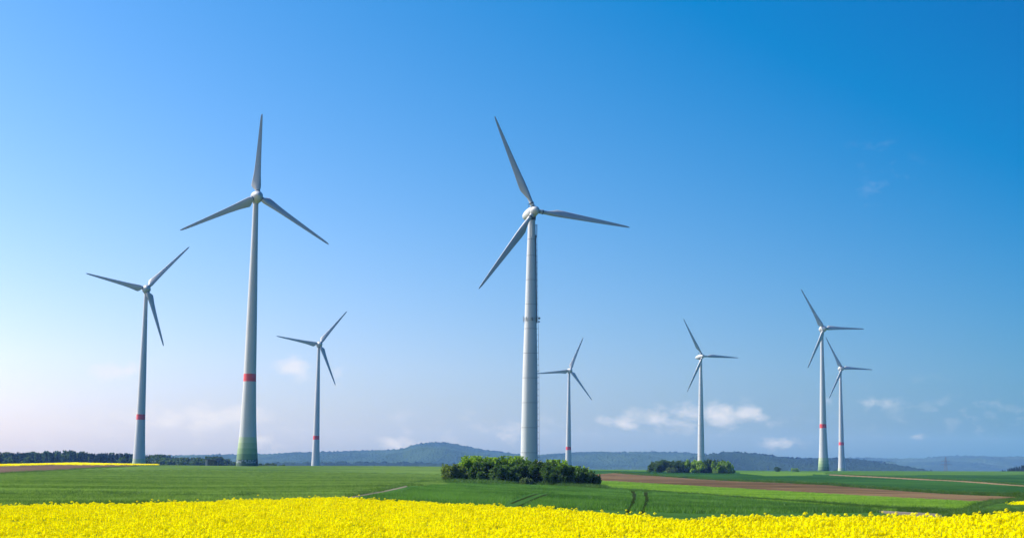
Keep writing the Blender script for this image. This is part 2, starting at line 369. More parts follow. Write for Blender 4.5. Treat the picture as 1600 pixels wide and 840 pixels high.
GV = G.reshape(-1, 3)
FA = grid_faces(nx, nr); Zf = zone.reshape(-1)
DG1, DG2 = (.022, .070, .018), (.045, .125, .030)
MATS = {
 'green_wheat_field': field_mat('wheat_green', (.048, .100, .020), (.118, .200, .045), rot=.35, stripe=.7, c3=(.16, .25, .07)),
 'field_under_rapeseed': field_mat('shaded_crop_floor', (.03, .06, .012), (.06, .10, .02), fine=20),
 'dark_wheat_field': field_mat('wheat_dark_green', (.030, .085, .020), (.062, .150, .036), rot=-.5, stripe=.3),
 'bright_meadow_strip': field_mat('meadow_lime', (.070, .150, .022), (.150, .270, .036), rot=-.36, stripe=.8, stripe_scale=.45),
 'ploughed_soil_strip': field_mat('soil_brown', (.070, .050, .028), (.185, .125, .072), rot=-.36, stripe=1.5, c3=(.10, .13, .04), fine=5),
 'dark_green_field': field_mat('winter_crop_green', (.014, .052, .014), (.036, .105, .026), rot=-.36, stripe=.6),
 'far_green_field': field_mat('far_crop_green', (.040, .105, .018), (.075, .165, .028), rot=-.3, stripe=.5, big=.006),
 'farm_path': field_mat('dusty_path', (.13, .12, .09), (.26, .24, .19), fine=6),
 'brown_ploughed_field': field_mat('dark_soil', (.085, .060, .045), (.15, .105, .078), rot=.2, stripe=.4, fine=4),
 'far_rapeseed_ground': field_mat('rapeseed_far', (.50, .42, .02), (.75, .66, .03), fine=3),
 'far_ground': field_mat('far_land_green', (.035, .075, .02), (.06, .12, .03), big=.002),
 'tractor_tracks': field_mat('track_soil_and_shade', (.012, .024, .007), (.026, .042, .013), fine=6),  # soil colour darkened to paint in the shade between the standing wheat
 'rough_pasture': field_mat('pasture_green', (.025, .070, .014), (.060, .130, .026), big=.05),
 'far_track': field_mat('dry_grass_track', (.16, .115, .065), (.25, .18, .11)),
 'light_green_patch': field_mat('light_crop_green', (.060, .140, .022), (.10, .20, .03)),
}
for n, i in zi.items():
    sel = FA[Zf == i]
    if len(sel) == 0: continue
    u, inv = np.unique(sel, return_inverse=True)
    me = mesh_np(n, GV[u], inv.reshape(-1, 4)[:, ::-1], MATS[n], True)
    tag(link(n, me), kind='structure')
# base sheet below and behind the camera
me = mesh_np('ground', [(-2500, -600, -.9), (2500, -600, -.9), (2500, 25, -.9), (-2500, 25, -.9)], np.array([[0, 1, 2, 3]]), MATS['rough_pasture'])
tag(link('ground', me), kind='structure')

# ------------------------------------------------------------------ instancing helper for uncountable growth
def proto(name, V, F, mats, mi=None):
    me = mesh_np(name, V, F, mats, False, mi); return bpy.data.objects.new(name, me)
def scatter(name, protos, pts, rots, scl, idx, label, cat):
    """one object: its own points, each carrying a small plant"""
    me = bpy.data.meshes.new(name); me.vertices.add(len(pts)); me.vertices.foreach_set('co', np.asarray(pts, np.float32).ravel())
    a = me.attributes.new('rot', 'FLOAT_VECTOR', 'POINT'); a.data.foreach_set('vector', np.asarray(rots, np.float32).ravel())
    a = me.attributes.new('scl', 'FLOAT_VECTOR', 'POINT'); a.data.foreach_set('vector', np.asarray(scl, np.float32).ravel())
    a = me.attributes.new('idx', 'INT', 'POINT'); a.data.foreach_set('value', np.asarray(idx, np.int32))
    o = link(name, me); c = bpy.data.collections.new(name+'_kinds')
    for p in protos: c.objects.link(p)
    g = bpy.data.node_groups.new(name+'_growth', 'GeometryNodeTree')
    g.interface.new_socket('Geometry', in_out='INPUT', socket_type='NodeSocketGeometry'); g.interface.new_socket('Geometry', in_out='OUTPUT', socket_type='NodeSocketGeometry')
    gi = g.nodes.new('NodeGroupInput'); go = g.nodes.new('NodeGroupOutput'); iop = g.nodes.new('GeometryNodeInstanceOnPoints')
    ci = g.nodes.new('GeometryNodeCollectionInfo'); ci.inputs['Collection'].default_value = c; ci.inputs['Separate Children'].default_value = True; ci.inputs['Reset Children'].default_value = True
    iop.inputs['Pick Instance'].default_value = True
    def na(n, t):
        q = g.nodes.new('GeometryNodeInputNamedAttribute'); q.data_type = t; q.inputs['Name'].default_value = n; return q.outputs['Attribute']
    e2r = g.nodes.new('FunctionNodeEulerToRotation'); g.links.new(na('rot', 'FLOAT_VECTOR'), e2r.inputs[0])
    g.links.new(gi.outputs[0], iop.inputs['Points']); g.links.new(ci.outputs[0], iop.inputs['Instance'])
    g.links.new(na('idx', 'INT'), iop.inputs['Instance Index']); g.links.new(e2r.outputs[0], iop.inputs['Rotation']); g.links.new(na('scl', 'FLOAT_VECTOR'), iop.inputs['Scale'])
    g.links.new(iop.outputs[0], go.inputs[0])
    md = o.modifiers.new('growth', 'NODES'); md.node_group = g
    tag(o, label, cat, None, 'stuff'); return o

def quads(C, Nn, size, asp=1.0, r=rng):
    """one quad per centre C with normal Nn"""
    n = len(C); Nn = Nn/np.linalg.norm(Nn, axis=1)[:, None]
    t = r.normal(size=(n, 3)); a = np.cross(Nn, t); a /= np.linalg.norm(a, axis=1)[:, None]; b = np.cross(Nn, a)
    s = (np.ones(n)*size)[:, None]*.5
    V = np.stack([C-a*s-b*s*asp, C+a*s-b*s*asp, C+a*s+b*s*asp, C-a*s+b*s*asp], 1).reshape(-1, 3)
    return V, np.arange(n*4).reshape(-1, 4)
def join(parts):
    V = []; F = []; mi = []; n = 0
    for v, f, m in parts:
        V.append(v); F.append(f+n); mi += [m]*len(f); n += len(v)
    return np.vstack(V), np.vstack(F), mi

# rapeseed racemes
YEL = leaf_mat('rapeseed_petal', (.74, .60, .0), (.97, .88, .0), .44, 2.2, .5, 0)
BUD = leaf_mat('rapeseed_bud', (.30, .36, .03), (.50, .50, .05), .35, 9)
STEM = leaf_mat('rapeseed_stem', (.10, .18, .03), (.20, .30, .06), .3, 5)
def raceme(k):
    r = np.random.default_rng(50+k); nf = 20+2*k; parts = []
    a = np.arange(nf)*2.4+r.random(nf)*.6; t = (np.arange(nf)+.5)/nf
    rad = .012+.040*np.sin(t*PI*.72+.3); h = -.058*t**.9
    C = np.stack([np.cos(a)*rad, np.sin(a)*rad, h+r.normal(0, .004, nf)], -1)
    nrm = np.stack([np.cos(a)*.8, np.sin(a)*.8, .6+r.random(nf)*.5], -1)+r.normal(0, .25, (nf, 3))
    v, f = quads(C, nrm, .021+r.random(nf)*.007, 1, r); parts.append((v, f, 0))
    nb = 4; C = np.stack([r.normal(0, .006, nb), r.normal(0, .006, nb), .006+r.random(nb)*.012], -1)
    v, f = quads(C, r.normal(size=(nb, 3)), .010, 1, r); parts.append((v, f, 1))
    for q in range(2):   # stem, two crossed strips
        w_ = .004; dx, dy = (w_, 0) if q else (0, w_)
        bx, by = r.normal(0, .05, 2)
        v = np.array([(-dx, -dy, 0), (dx, dy, 0), (bx+dx, by+dy, -.55), (bx-dx, by-dy, -.55)]); parts.append((v, np.array([[0, 1, 2, 3]]), 2))
    nl = 3; C = np.stack([r.normal(0, .03, nl), r.normal(0, .03, nl), -.13-r.random(nl)*.35], -1)
    v, f = quads(C, r.normal(size=(nl, 3)), .06, .35, r); parts.append((v, f, 2))
    V, F, mi = join(parts); return proto('raceme', V, F, [YEL, BUD, STEM], mi)
def fan_points(n, x0, x1, dmin, dmax_fn, power=2):
    x = rng.uniform(x0, x1, n); dm = dmax_fn(x)
    d = np.sqrt(rng.uniform(dmin**2, dm**2)); keep = rng.random(n) < (dm**2-dmin**2)/(np.max(dm)**2-dmin**2)
    return x[keep], d[keep]
from mathutils import noise as mn
def lowf(X, Y, s, k=0): return np.array([mn.noise(Vector((a*s, b*s, k))) for a, b in zip(X, Y)])
x, d = fan_points(1350000, -260, 1860, 17, lambda x: d_edge(x))
dirx = ray(x, yh(x))[:, 0]; X = dirx*d; Y = d
keep = rng.random(len(x)) < np.clip(30/d, .42, 1.0)     # thinner where a flower is far under a pixel
x, X, Y = x[keep], X[keep], Y[keep]
n = len(X); lf = lowf(X, Y, .55); lf2 = lowf(X, Y, 1.9, 4)
keep0 = keep = rng.random(n) < np.clip(.86+lf2*1.5, .12, 1); x, X, Y, lf = x[keep], X[keep], Y[keep], lf[keep]; n = len(X)
tall = np.where(rng.random(n) < .022, rng.random(n)*.15, 0)
Z = 2.7-canopy_drop(x)-.05+lf*.11+lf2[keep0]*.08+rng.normal(0, .045, n)-np.abs(rng.normal(0, .08, n))+tall
rot = np.stack([rng.normal(0, .16, n), rng.normal(0, .16, n), rng.uniform(0, 6.28, n)], -1)
s = rng.uniform(.50, .88, n)*(1+.2*np.clip((Y-32)/35, 0, 1))*(1+.15*np.clip((x-1000)/600, 0, 1))
scatter('rapeseed_crop', [raceme(k) for k in range(4)], np.stack([X, Y, Z], -1), rot, np.stack([s, s, s], -1), rng.integers(0, 4, n), 'yellow flowering rapeseed crop filling the foreground', 'rapeseed')
print('racemes', n)

# grass and wheat tufts: blades as narrow quads
def tuft(k, h, wd, nb, spread, mat):
    r = np.random.default_rng(90+k); V = []; F = []
    for i in range(nb):
        a = r.uniform(0, 6.28); b0 = r.normal(0, spread, 2); lean = r.normal(0, .28, 2)*h; hh = h*r.uniform(.6, 1.05); c, s_ = math.cos(a)*wd, math.sin(a)*wd
        q = len(V); m_ = (b0[0]+lean[0]*.35, b0[1]+lean[1]*.35, hh*.6)
        V += [(b0[0]-c, b0[1]-s_, 0), (b0[0]+c, b0[1]+s_, 0), (m_[0]+c*.9, m_[1]+s_*.9, m_[2]), (m_[0]-c*.9, m_[1]-s_*.9, m_[2]),
              (b0[0]+lean[0]+c*.2, b0[1]+lean[1]+s_*.2, hh), (b0[0]+lean[0]-c*.2, b0[1]+lean[1]-s_*.2, hh)]
        F += [(q, q+1, q+2, q+3), (q+3, q+2, q+4, q+5)]
    return proto('tuft', np.array(V), np.array(F), [mat])
ZGRID = zone; xedges = xs
def zone_of(x, dy):
    """zone index for arrays of photo coordinates"""
    ix = np.clip(np.searchsorted(xs, x)-1, 0, nx-2)
    yy = yh(x)+dy; out = np.zeros(len(x), int); zz = np.zeros(len(x))
    for i in np.unique(ix):
        m = ix == i; c = ZY[i, NR1:NR1+NV]; r = np.clip(np.searchsorted(-c, -yy[m])-1, 0, NV-2)
        out[m] = zone[i, NR1+r]
    return out
def crop_points(n, x0, x1, dmin, dmax, dens_pow):
    x = rng.uniform(x0, x1, n); t = rng.random(n)
    d = (dmin**dens_pow+(dmax**dens_pow-dmin**dens_pow)*t)**(1/dens_pow)
    # invert distance -> dy per column bucket
    ix = np.clip(np.searchsorted(xs, x)-1, 0, nx-2); Z = np.zeros(n); yy = np.zeros(n); X = np.zeros(n)
    for i in np.unique(ix):
        m = ix == i; D = G[i, NR1:NR1+NV, 1]; Z[m] = np.interp(d[m], D, G[i, NR1:NR1+NV, 2]); yy[m] = np.interp(d[m], D, ZY[i, NR1:NR1+NV])
        X[m] = ray(x[m], yy[m])[:, 0]*d[m]
    return x, d, X, Z, yy
WH1 = leaf_mat('wheat_blade', (.038, .115, .022), (.120, .265, .055), .4, .12, stretch=(1, .35, 1), rot=-.5, gain=1.5)
WH2 = leaf_mat('young_wheat_blade', (.060, .130, .024), (.215, .335, .095), .4, .16, stretch=(.14, 1, 1), rot=.42, gain=2.2)
WH3 = leaf_mat('meadow_blade', (.10, .23, .025), (.27, .43, .06), .45, .3, stretch=(.06, 1, 1), rot=-.36, gain=1.8)
GR = leaf_mat('verge_grass_blade', (.035, .09, .02), (.075, .16, .035), .35, .3)
xx, dd, XX, ZZ, yy = crop_points(300000, -150, 1750, 62, 480, 1.1)
fade = rng.random(len(dd)) < np.clip((470-dd)/220, 0, 1)
zz = zone_of(xx, yy-yh(xx))
def put(name, mask, mat, h, label, wd=.012, nb=14, spread=.1, sink=.1, sc=1.0):
    ps = [tuft(k, h, wd, nb, spread, mat) for k in range(3)]
    X, Y, Z_ = XX[mask], dd[mask], ZZ[mask]; n = len(X); grow = (Y/90)**.55*sc
    rot = np.stack([rng.normal(0, .06, n), rng.normal(0, .06, n), rng.uniform(0, 6.28, n)], -1)
    hh = rng.uniform(.8, 1.15, n)
    scatter(name, ps, np.stack([X, Y, Z_-sink], -1), rot, np.stack([grow, grow, hh], -1), rng.integers(0, 3, n), label, 'crop'); print(name, n)
de_x = d_edge(xx)
near_track = np.zeros(len(xx), bool)
for py, px in TRK+TRL: near_track |= (yy > py[0]-1) & (yy < py[-1]+6) & (np.abs(xx-np.interp(yy, py, px)) < (8.0 if px[0] > 900 else 15.0))
near_track |= (yy > 756.5) & (yy < 790) & (np.abs(xx-14-np.interp(yy, [757.5, 760, 768.5, 774.5, 780], [636, 627, 590, 556, 530])) < 22)
ok = (dd > de_x+3.5) & fade & ~near_track
put('dark_wheat_crop', ok & (zz == zi['dark_wheat_field']), WH1, .30, 'dark green wheat with tractor lines in front of the large thicket', sink=.1)
put('pale_wheat_crop', ok & (zz == zi['green_wheat_field']), WH2, .28, 'mid green wheat on the left slope behind the rapeseed', sink=.1)
put('meadow_crop', ok & (zz == zi['bright_meadow_strip']) & (rng.random(len(xx)) < .7), WH3, .20, 'bright lime green crop strip right of the large thicket', sink=.08)

# rough verge grass along the margins
def verge(pts_fn, n): pass
vx, vy, vh = [], [], []
def along(xp, yp, n, w, h):
    t = rng.random(n); L_ = np.linspace(0, 1, len(xp)); vx.extend(np.interp(t, L_, xp)); vy.extend(np.interp(t, L_, yp)+rng.normal(0, w, n)); vh.extend(h*rng.uniform(.6, 1.3, n))
along([905, 960, 1100, 1250, 1321, 1417, 1470], [762, 764.8, 772.5, 783, 790, 798, 800], 2400, .35, .2)
along([1321, 1417, 1470, 1500, 1520], [791, 797.5, 800, 800, 798], 1800, .5, .12)
along([1515, 1530, 1547, 1560, 1600, 1640], [798, 791, 786, 784, 780, 777], 700, .6, .25)
along([1480, 1540, 1600, 1700], [803, 802, 800, 798], 900, 1.8, .12)
along([545, 590, 632, 660, 700], [774.5, 766, 755.8, 753, 751], 550, .25, .16)
along([430, 500, 545], [777, 776.5, 775], 180, .3, .12)
along([-60, 40, 120, 200, 300, 420], [771, 772, 772, 774, 776, 778], 700, 1.8, .17)
for _ in range(34):
    cx_ = rng.uniform(-60, 420); cy_ = np.interp(cx_, [-60, 200, 420], [771, 773, 777])+rng.normal(0, 2.2)
    along([cx_-rng.uniform(3, 12), cx_+rng.uniform(3, 12)], [cy_-.3, cy_+.4], int(rng.integers(14, 46)), .5, rng.uniform(.13, .24))
along([700, 760, 830, 900, 945], [754.5, 756, 757.5, 761, 763.5], 900, .5, .6)
along([960, 1031, 1160, 1280, 1369, 1512, 1583, 1600], [738.2, 743.2, 751.6, 756.4, 762.2, 771.6, 775.3, 776], 1500, .25, .5)
along([1288, 1369, 1488, 1600], [739.6, 743.6, 749.6, 756.8], 500, .2, .4)
along([0, 100, 215], [739.8, 734, 727.6], 350, .3, .3)
vx, vy, vh = map(np.array, (vx, vy, vh))
VX, VY, VZ = [], [], []
for a, b in zip(vx, vy):
    i = min(max(int(np.searchsorted(xs, a))-1, 0), nx-2); c = ZY[i, NR1:NR1+NV][::-1]; q = G[i, NR1:NR1+NV][::-1]
    D = np.interp(b, c, q[:, 1]); VZ.append(np.interp(b, c, q[:, 2])); VX.append(float(ray(a, b)[0])*D); VY.append(D)
n = len(vx); s = np.clip(np.array(VY)/110, .7, 3)**.7
scatter('verge_grass', [tuft(20+k, 1.0, .014, 18, .18, GR) for k in range(3)], np.stack([VX, VY, np.array(VZ)-.04], -1), np.stack([rng.normal(0, .15, n), rng.normal(0, .15, n), rng.uniform(0, 6.28, n)], -1),
        np.stack([s, s, vh], -1), rng.integers(0, 3, n), 'dark rough grass along the field margins and path edges', 'grass')

# distant flowering rapeseed: standing crop, on the left horizon and the patch at the right edge
def far_rape(name, mask_pts, label, size, sc):
    X, Y, Z = mask_pts; n = len(X)
    def clump(k):
        r = np.random.default_rng(300+k); m_ = 26; C = np.stack([r.normal(0, .35, m_), r.normal(0, .35, m_), .75+r.random(m_)*.5], -1)
        v, f = quads(C, r.normal(size=(m_, 3)), size, 1, r); C2 = np.stack([r.normal(0, .35, 10), r.normal(0, .35, 10), .2+r.random(10)*.4], -1)
        v2, f2 = quads(C2, r.normal(size=(10, 3)), size*1.5, 1, r)
        V, F, mi = join([(v, f, 0), (v2, f2, 1)]); return proto('clump', V, F, [YEL, STEM], mi)
    s = rng.uniform(.85, 1.2, n)*sc
    scatter(name, [clump(k) for k in range(3)], np.stack([X, Y, Z], -1), np.stack([0*X, 0*X, rng.uniform(0, 6.28, n)], -1), np.stack([s*1.6, s*1.6, rng.uniform(.85, 1.15, n)*sc], -1), rng.integers(0, 3, n), label, 'rapeseed')
fx = rng.uniform(-120, 246, 9000); PX, PY, PZ = [], [], []
for a in fx:
    i = min(max(int(np.searchsorted(xs, a))-1, 0), nx-2); yb = float(np.interp(a, YB[0], YB[1])); yt = float(yh(a)+crest_dy(a))
    if yb-yt < .1: continue
    b = rng.uniform(yt, yb); c = ZY[i, NR1:NR1+NV][::-1]; q = G[i, NR1:NR1+NV][::-1]
    D = np.interp(b, c, q[:, 1]); PX.append(float(ray(a, b)[0])*D); PY.append(D); PZ.append(np.interp(b, c, q[:, 2])-.35)
far_rape('distant_rapeseed', (np.array(PX), np.array(PY), np.array(PZ)), 'thin yellow rapeseed band on the left horizon above brown soil', .2, .62)
PX, PY, PZ = [], [], []
for _ in range(2600):
    a = rng.uniform(1590, 1760); D = rng.uniform(112, 128) ; X_ = float(ray(a, 790)[0])*D
    if a < 1606 and (a-1606)**2/15**2+(D-120)**2/64 > 1: continue
    PX.append(X_); PY.append(D); PZ.append(ground_z(X_, D)-.72)
far_rape('rapeseed_patch', (np.array(PX), np.array(PY), np.array(PZ)), 'small yellow rapeseed patch in the pasture at the right edge', .09, .62)

# ------------------------------------------------------------------ wind turbines
AIR = [(1, 0), (.8, .42), (.55, .82), (.32, 1), (.14, .86), (.04, .5), (0, 0), (.04, -.45), (.14, -.72), (.32, -.8), (.55, -.55), (.8, -.2)]
def blade_mesh(R_, kind):
    if kind == 'A':   # wide root, strong twist, bent tip
        st = [(2.2, 2.1, 1.0, 28, 1), (3.2, 2.5, .8, 27, .75), (4.2, 4.0, .5, 25, .25), (5.4, 4.7, .38, 22, 0), (7.5, 4.2, .34, 18, 0), (11, 3.4, .30, 14, 0), (16, 2.75, .26, 10, 0), (22, 2.25, .22, 7, 0),
              (28, 1.8, .2, 5, 0), (34, 1.4, .18, 3, 0), (38, 1.1, .17, 2, 0), (40, .8, .16, 1, 0), (40.8, .45, .15, 1, 0), (41, .15, .15, 1, 0)]
    else:
        st = [(1.6, 1.35, 1.0, 24, 1), (4.5, 1.35, 1.0, 24, 1), (6.0, 1.9, .7, 21, .5), (8.2, 2.75, .42, 17, 0), (10.5, 2.65, .34, 13, 0), (15, 2.2, .28, 9, 0), (20, 1.8, .24, 6, 0), (25, 1.4, .2, 4, 0),
              (30, 1.0, .18, 2, 0), (33.5, .65, .17, 1, 0), (34.7, .35, .16, 1, 0), (35, .1, .16, 1, 0)]
    V = []; n = 16
    for (r, c, th, tw, cir) in st:
        r = r*R_/(41 if kind == 'A' else 35); T = math.radians(tw)
        for k in range(n):
            a = 2*PI*k/n; xx_ = .5+.5*math.cos(a); yt = th*5*(.2969*math.sqrt(max(xx_, 0))-.126*xx_-.3516*xx_**2+.2843*xx_**3-.1015*xx_**4)
            ya = yt*(1 if a < PI else -.85)
            px = (xx_-.30)*c*(1-cir)+math.cos(a)*.5*c*cir; py = ya*c*(1-cir)+math.sin(a)*.5*c*cir
            # px: towards trailing edge (counter-clockwise side), py: towards the wind
            qx = px*math.cos(T)+py*math.sin(T); qy = -px*math.sin(T)+py*math.cos(T)
            bend = .9*(r/R_)**2*1.2
            V.append((-qx, r, qy+bend*.6))      # local: y along blade, -x trailing side, z towards the wind
    F = grid_faces(len(st), n, True).tolist()+[list(range(n)), list(range((len(st)-1)*n, len(st)*n))[::-1]]
    return mesh_np('blade', np.array(V), [tuple(f) for f in F], BLADE, True)
BM = {'A': blade_mesh(41, 'A'), 'B': blade_mesh(35, 'B')}
PROF_A = [(0, 5.15), (2.6, 5.0), (5.2, 4.78), (7.8, 4.55), (10.4, 4.33), (13, 4.12), (20, 3.72), (30, 3.32), (39.2, 3.02), (42.8, 2.92), (56, 2.68), (70, 2.42), (85, 2.08), (100, 1.72), (112, 1.48), (123.5, 1.3), (125, 1.25)]
PROF_B = [(0, 2.95), (8, 2.85), (20, 2.7), (35, 2.5), (52, 2.05), (62, 1.82), (73, 1.6), (80, 1.38), (85, 1.24), (1e9, 1.15)]
LAB = {
 'T1': 'white wind turbine far left beside the yellow rape strip, one blade pointing upper right',
 'T2': 'tall wind turbine with wide green ringed foot, red band and one blade straight up',
 'T3': 'small wind turbine with red band between the tallest left turbine and the hill summit',
 'T4': 'large banded steel turbine with cable ladder and antennas, rising behind the big thicket',
 'T5': 'slim distant turbine with red band just right of the big ladder turbine',
 'T6': 'all white turbine without red band rising behind the small far thicket',
 'T7': 'taller of the two right turbines, red band and pale green foot',
 'T8': 'smaller of the two right turbines, standing just behind and right of the green footed one'}
for key, (hub, yaw, ph) in TB.items():
    kind = 'B' if key in ('T4', 'T6') else 'A'; H = hub_h(key); hub = np.array(hub); yw = math.radians(yaw); tl = math.radians(5)
    a = np.array([math.sin(yw)*math.cos(tl), -math.cos(yw)*math.cos(tl), math.sin(tl)]); h = np.array([math.cos(yw), math.sin(yw), 0.]); v = np.cross(a, h)*1.0
    if v[2] < 0: v = -v
    over = 4.0 if kind == 'A' else 3.0
    foot = hub-a*over; base = np.array([foot[0], foot[1], hub[2]-H])
    root = empty('wind_turbine', base, LAB[key], 'wind turbine', 'wind turbines on the fields')
    hl = hub-base            # hub in local coordinates
    ax = hl-a*over           # tower axis top
    A = np.stack([h, np.cross(a, h), a], 1)
    t = MB()
    if kind == 'A':
        prof = [(-3, 5.15)]+PROF_A; mats = [WHITE, RED]+GREENS+[GRAF]
        def mid(k):
            z = .5*(prof[k][0]+prof[k+1][0])
            if z < 0: return 6
            if z < 13: return 6-int(z/2.6)
            if 39.2 < z < 42.8: return 1
            return 0
        ms = [mid(k) for k in range(len(prof)-1)]
        t.lathe(prof, o=(0, 0, 0), n=64, m=ms)
        if key == 'T2':    # sprayed lettering-like blotches on the lowest ring
            g = MB(); g.lathe([(.9, 5.125), (2.4, 5.035)], n=64, m=7, closed=False); t.V += g.V; t.F += [tuple(q+t.n for q in f) for f in g.F]; t.M += g.M; t.n += g.n
        tw = t.build('tower', mats, root, True)
        for z in (20, 26, 32.5, 49, 56, 63, 70, 77, 84, 91, 98, 105, 111, 117):
            t = MB(); rr = float(np.interp(z, [p[0] for p in PROF_A], [p[1] for p in PROF_A])); t.lathe([(z-.05, rr-.01), (z-.04, rr+.012), (z+.04, rr+.012), (z+.05, rr-.01)], n=48, closed=False)
            t.build('section_joint', [JOINT], tw, True)
        m = MB(); m.box((4.93, -1.2, 1.6), (.3, 1.3, 2.6), 0); m.build('door', [DARK], root)
        n_ = MB(); n_.lathe([(-1.55, 2.80), (-1.8, 2.95), (-3, 2.92), (-4.4, 2.62), (-5.8, 2.1), (-7, 1.35), (-7.8, .6), (-8.05, .05)], A, hl, 40)
        nc = n_.build('nacelle', [WHITE], root, True)
        q = MB(); q.tube(ax+np.array([0, 0, -2.6]), ax+np.array([0, 0, -1.2]), 1.5, 1.7, 24); q.build('yaw_ring', [GREYM], nc, True)
        q = MB(); tp = hl-a*5.2+np.array([0, 0, 2.1]); q.tube(tp, tp+np.array([0, 0, 1.5]), .07, n=6); q.box(tp+np.array([0, 0, 1.45]), (.9, .08, .08)); q.tube(tp+np.array([.4, 0, 1.4]), tp+np.array([.4, 0, 1.8]), .16, n=8); q.build('wind_gauge', [DARK], nc)
        n_ = MB(); n_.lathe([(-1.3, 2.72), (-.6, 2.78), (.4, 2.62), (1.3, 2.25), (2.2, 1.65), (2.9, .95), (3.25, .4), (3.35, .05)], A, hl, 40)
        hb = n_.build('hub', [WHITE], root, True)
        q = MB(); q.lathe([(-1.56, 2.6), (-1.29, 2.6)], A, hl, 40, closed=False); q.build('rotor_gap', [DARK], hb, True)
        colr = 1.12; cr = 2.35
    else:
        zt = H-2.0; prof = [(z, r) for z, r in PROF_B if z < zt-2]+[(zt, 1.2)]
        t.lathe([(-3, 3.0)]+prof, n=64); tw = t.build('tower', [WHITE2], root, True)
        z = 7.5
        while z < zt-3:
            t = MB(); rr = float(np.interp(z, [p[0] for p in prof], [p[1] for p in prof])); t.lathe([(z-.07, rr-.01), (z-.06, rr+.03), (z+.06, rr+.03), (z+.07, rr-.01)], n=48, closed=False); z += 8.3 if z < 70 else 5.6
            t.build('flange_ring', [SEAM], tw, True)
        n_ = MB(); n_.lathe([(-1.25, 1.55), (-1.5, 1.75), (-3, 1.95), (-5, 1.9), (-7, 1.72), (-8.6, 1.42), (-9.7, .95), (-10.2, .45), (-10.3, .05)], A, hl, 40)
        nc = n_.build('nacelle', [WHITE2], root, True)
        q = MB(); q.tube(ax+np.array([0, 0, -2.6]), ax+np.array([0, 0, -1.2]), 1.35, 1.5, 24); q.build('yaw_ring', [DARK], nc, True)
        q = MB(); tp = hl-a*6+np.array([0, 0, 1.9]); q.tube(tp, tp+np.array([0, 0, 1.9]), .08, n=6); q.box(tp+np.array([0, 0, 1.8]), (1.0, .09, .09)); q.tube(tp+np.array([.45, 0, 1.7]), tp+np.array([.45, 0, 2.2]), .2, n=8); q.build('wind_gauge', [DARK], nc)
        n_ = MB(); n_.lathe([(-1.1, 1.5), (-.6, 1.62), (.3, 1.6), (1.0, 1.38), (1.6, 1.0), (2.0, .55), (2.15, .05)], A, hl, 40)
        hb = n_.build('hub', [WHITE2], root, True)
        q = MB(); q.lathe([(-1.27, 1.45), (-1.08, 1.45)], A, hl, 40, closed=False); q.build('rotor_gap', [DARK], hb, True)
        colr = .74; cr = 2.5
    for k in range(3):
        tt = math.radians(ph)+k*2*PI/3; e = math.cos(tt)*h+math.sin(tt)*v; side = np.cross(e, a)
        b = link('blade', BM[kind], root)
        b.matrix_local = Matrix(((side[0], e[0], a[0], hl[0]), (side[1], e[1], a[1], hl[1]), (side[2], e[2], a[2], hl[2]), (0, 0, 0, 1)))
        q = MB(); q.tube((0, cr-.7, 0), (0, cr+.1, 0), colr, colr, 24); cme = q.build('blade_root', [WHITE2 if kind == 'B' else WHITE], b, True)
        q = MB(); q.tube((0, cr+.1, 0), (0, cr+.45, 0), colr+.07, colr+.07, 24); q.build('root_seal', [DARK], b, True)
    if key == 'T4':
        rad = lambda z: float(np.interp(z, [p[0] for p in prof], [p[1] for p in prof]))
        # cable ladder on the right flank
        q = MB(); zz_ = np.linspace(0, 81, 28)
        for i in range(len(zz_)-1):
            for off in (-.18, .18): q.tube((rad(zz_[i])+.48, off, zz_[i]), (rad(zz_[i+1])+.48, off, zz_[i+1]), .055, n=5)
        z = .5
        while z < 81: q.tube((rad(z)+.48, -.18, z), (rad(z)+.48, .18, z), .03, n=4); z += .6
        z = 2
        while z < 81: q.box((rad(z)+.28, 0, z), (.6, .11, .11)); z += 2.05
        q.build('cable_ladder', [DARK], root)
        q = MB()
        for i in range(6):
            z0 = 51+i*5; z1 = z0+5; q.tube((rad(z0)*.97+.1, -.55, z0), (rad(z1)*.97+.1, -.55, z1), .17, n=8)
        q.build('cable_duct', [DARK], root, True)
        # antenna platform
        zr = 52.2; q = MB(); rr = rad(zr)
        for dz in (-.35, .35): q.lathe([(zr+dz-.06, rr+.1), (zr+dz-.05, rr+.18), (zr+dz+.05, rr+.18), (zr+dz+.06, rr+.1)], n=32, closed=False)
        for an in (-2.9, -2.2, -1.2, -.3, .5):
            c_, s_ = math.cos(an), math.sin(an); q.tube((c_*(rr+.02), s_*(rr+.02), zr), (c_*(rr+.42), s_*(rr+.42), zr), .06, n=5)
        ar = q.build('antenna_ring', [GREYM], root, True)
        for an, sz in ((-2.9, 1.9), (-2.2, 1.5), (-1.35, 1.1), (.45, 1.9)):
            q = MB(); c_, s_ = math.cos(an), math.sin(an); q.tube((c_*(rr+.45), s_*(rr+.45), zr-sz/2), (c_*(rr+.45), s_*(rr+.45), zr+sz/2), .12, n=8); q.build('panel_antenna', [GREYM if an < -2 else DARK], ar, True)
        for (cx, cy, cz, rdish) in ((rr+.75, -.75, zr+.35, .42), (.1, -rr-.5, zr+.1, .38), (rr+.7, -.3, zr-.75, .3)):
            q = MB(); q.tube((cx, cy, cz), (cx+.12, cy-.32, cz), rdish*.8, rdish, 16); q.build('dish_antenna', [GREYM], ar, True)
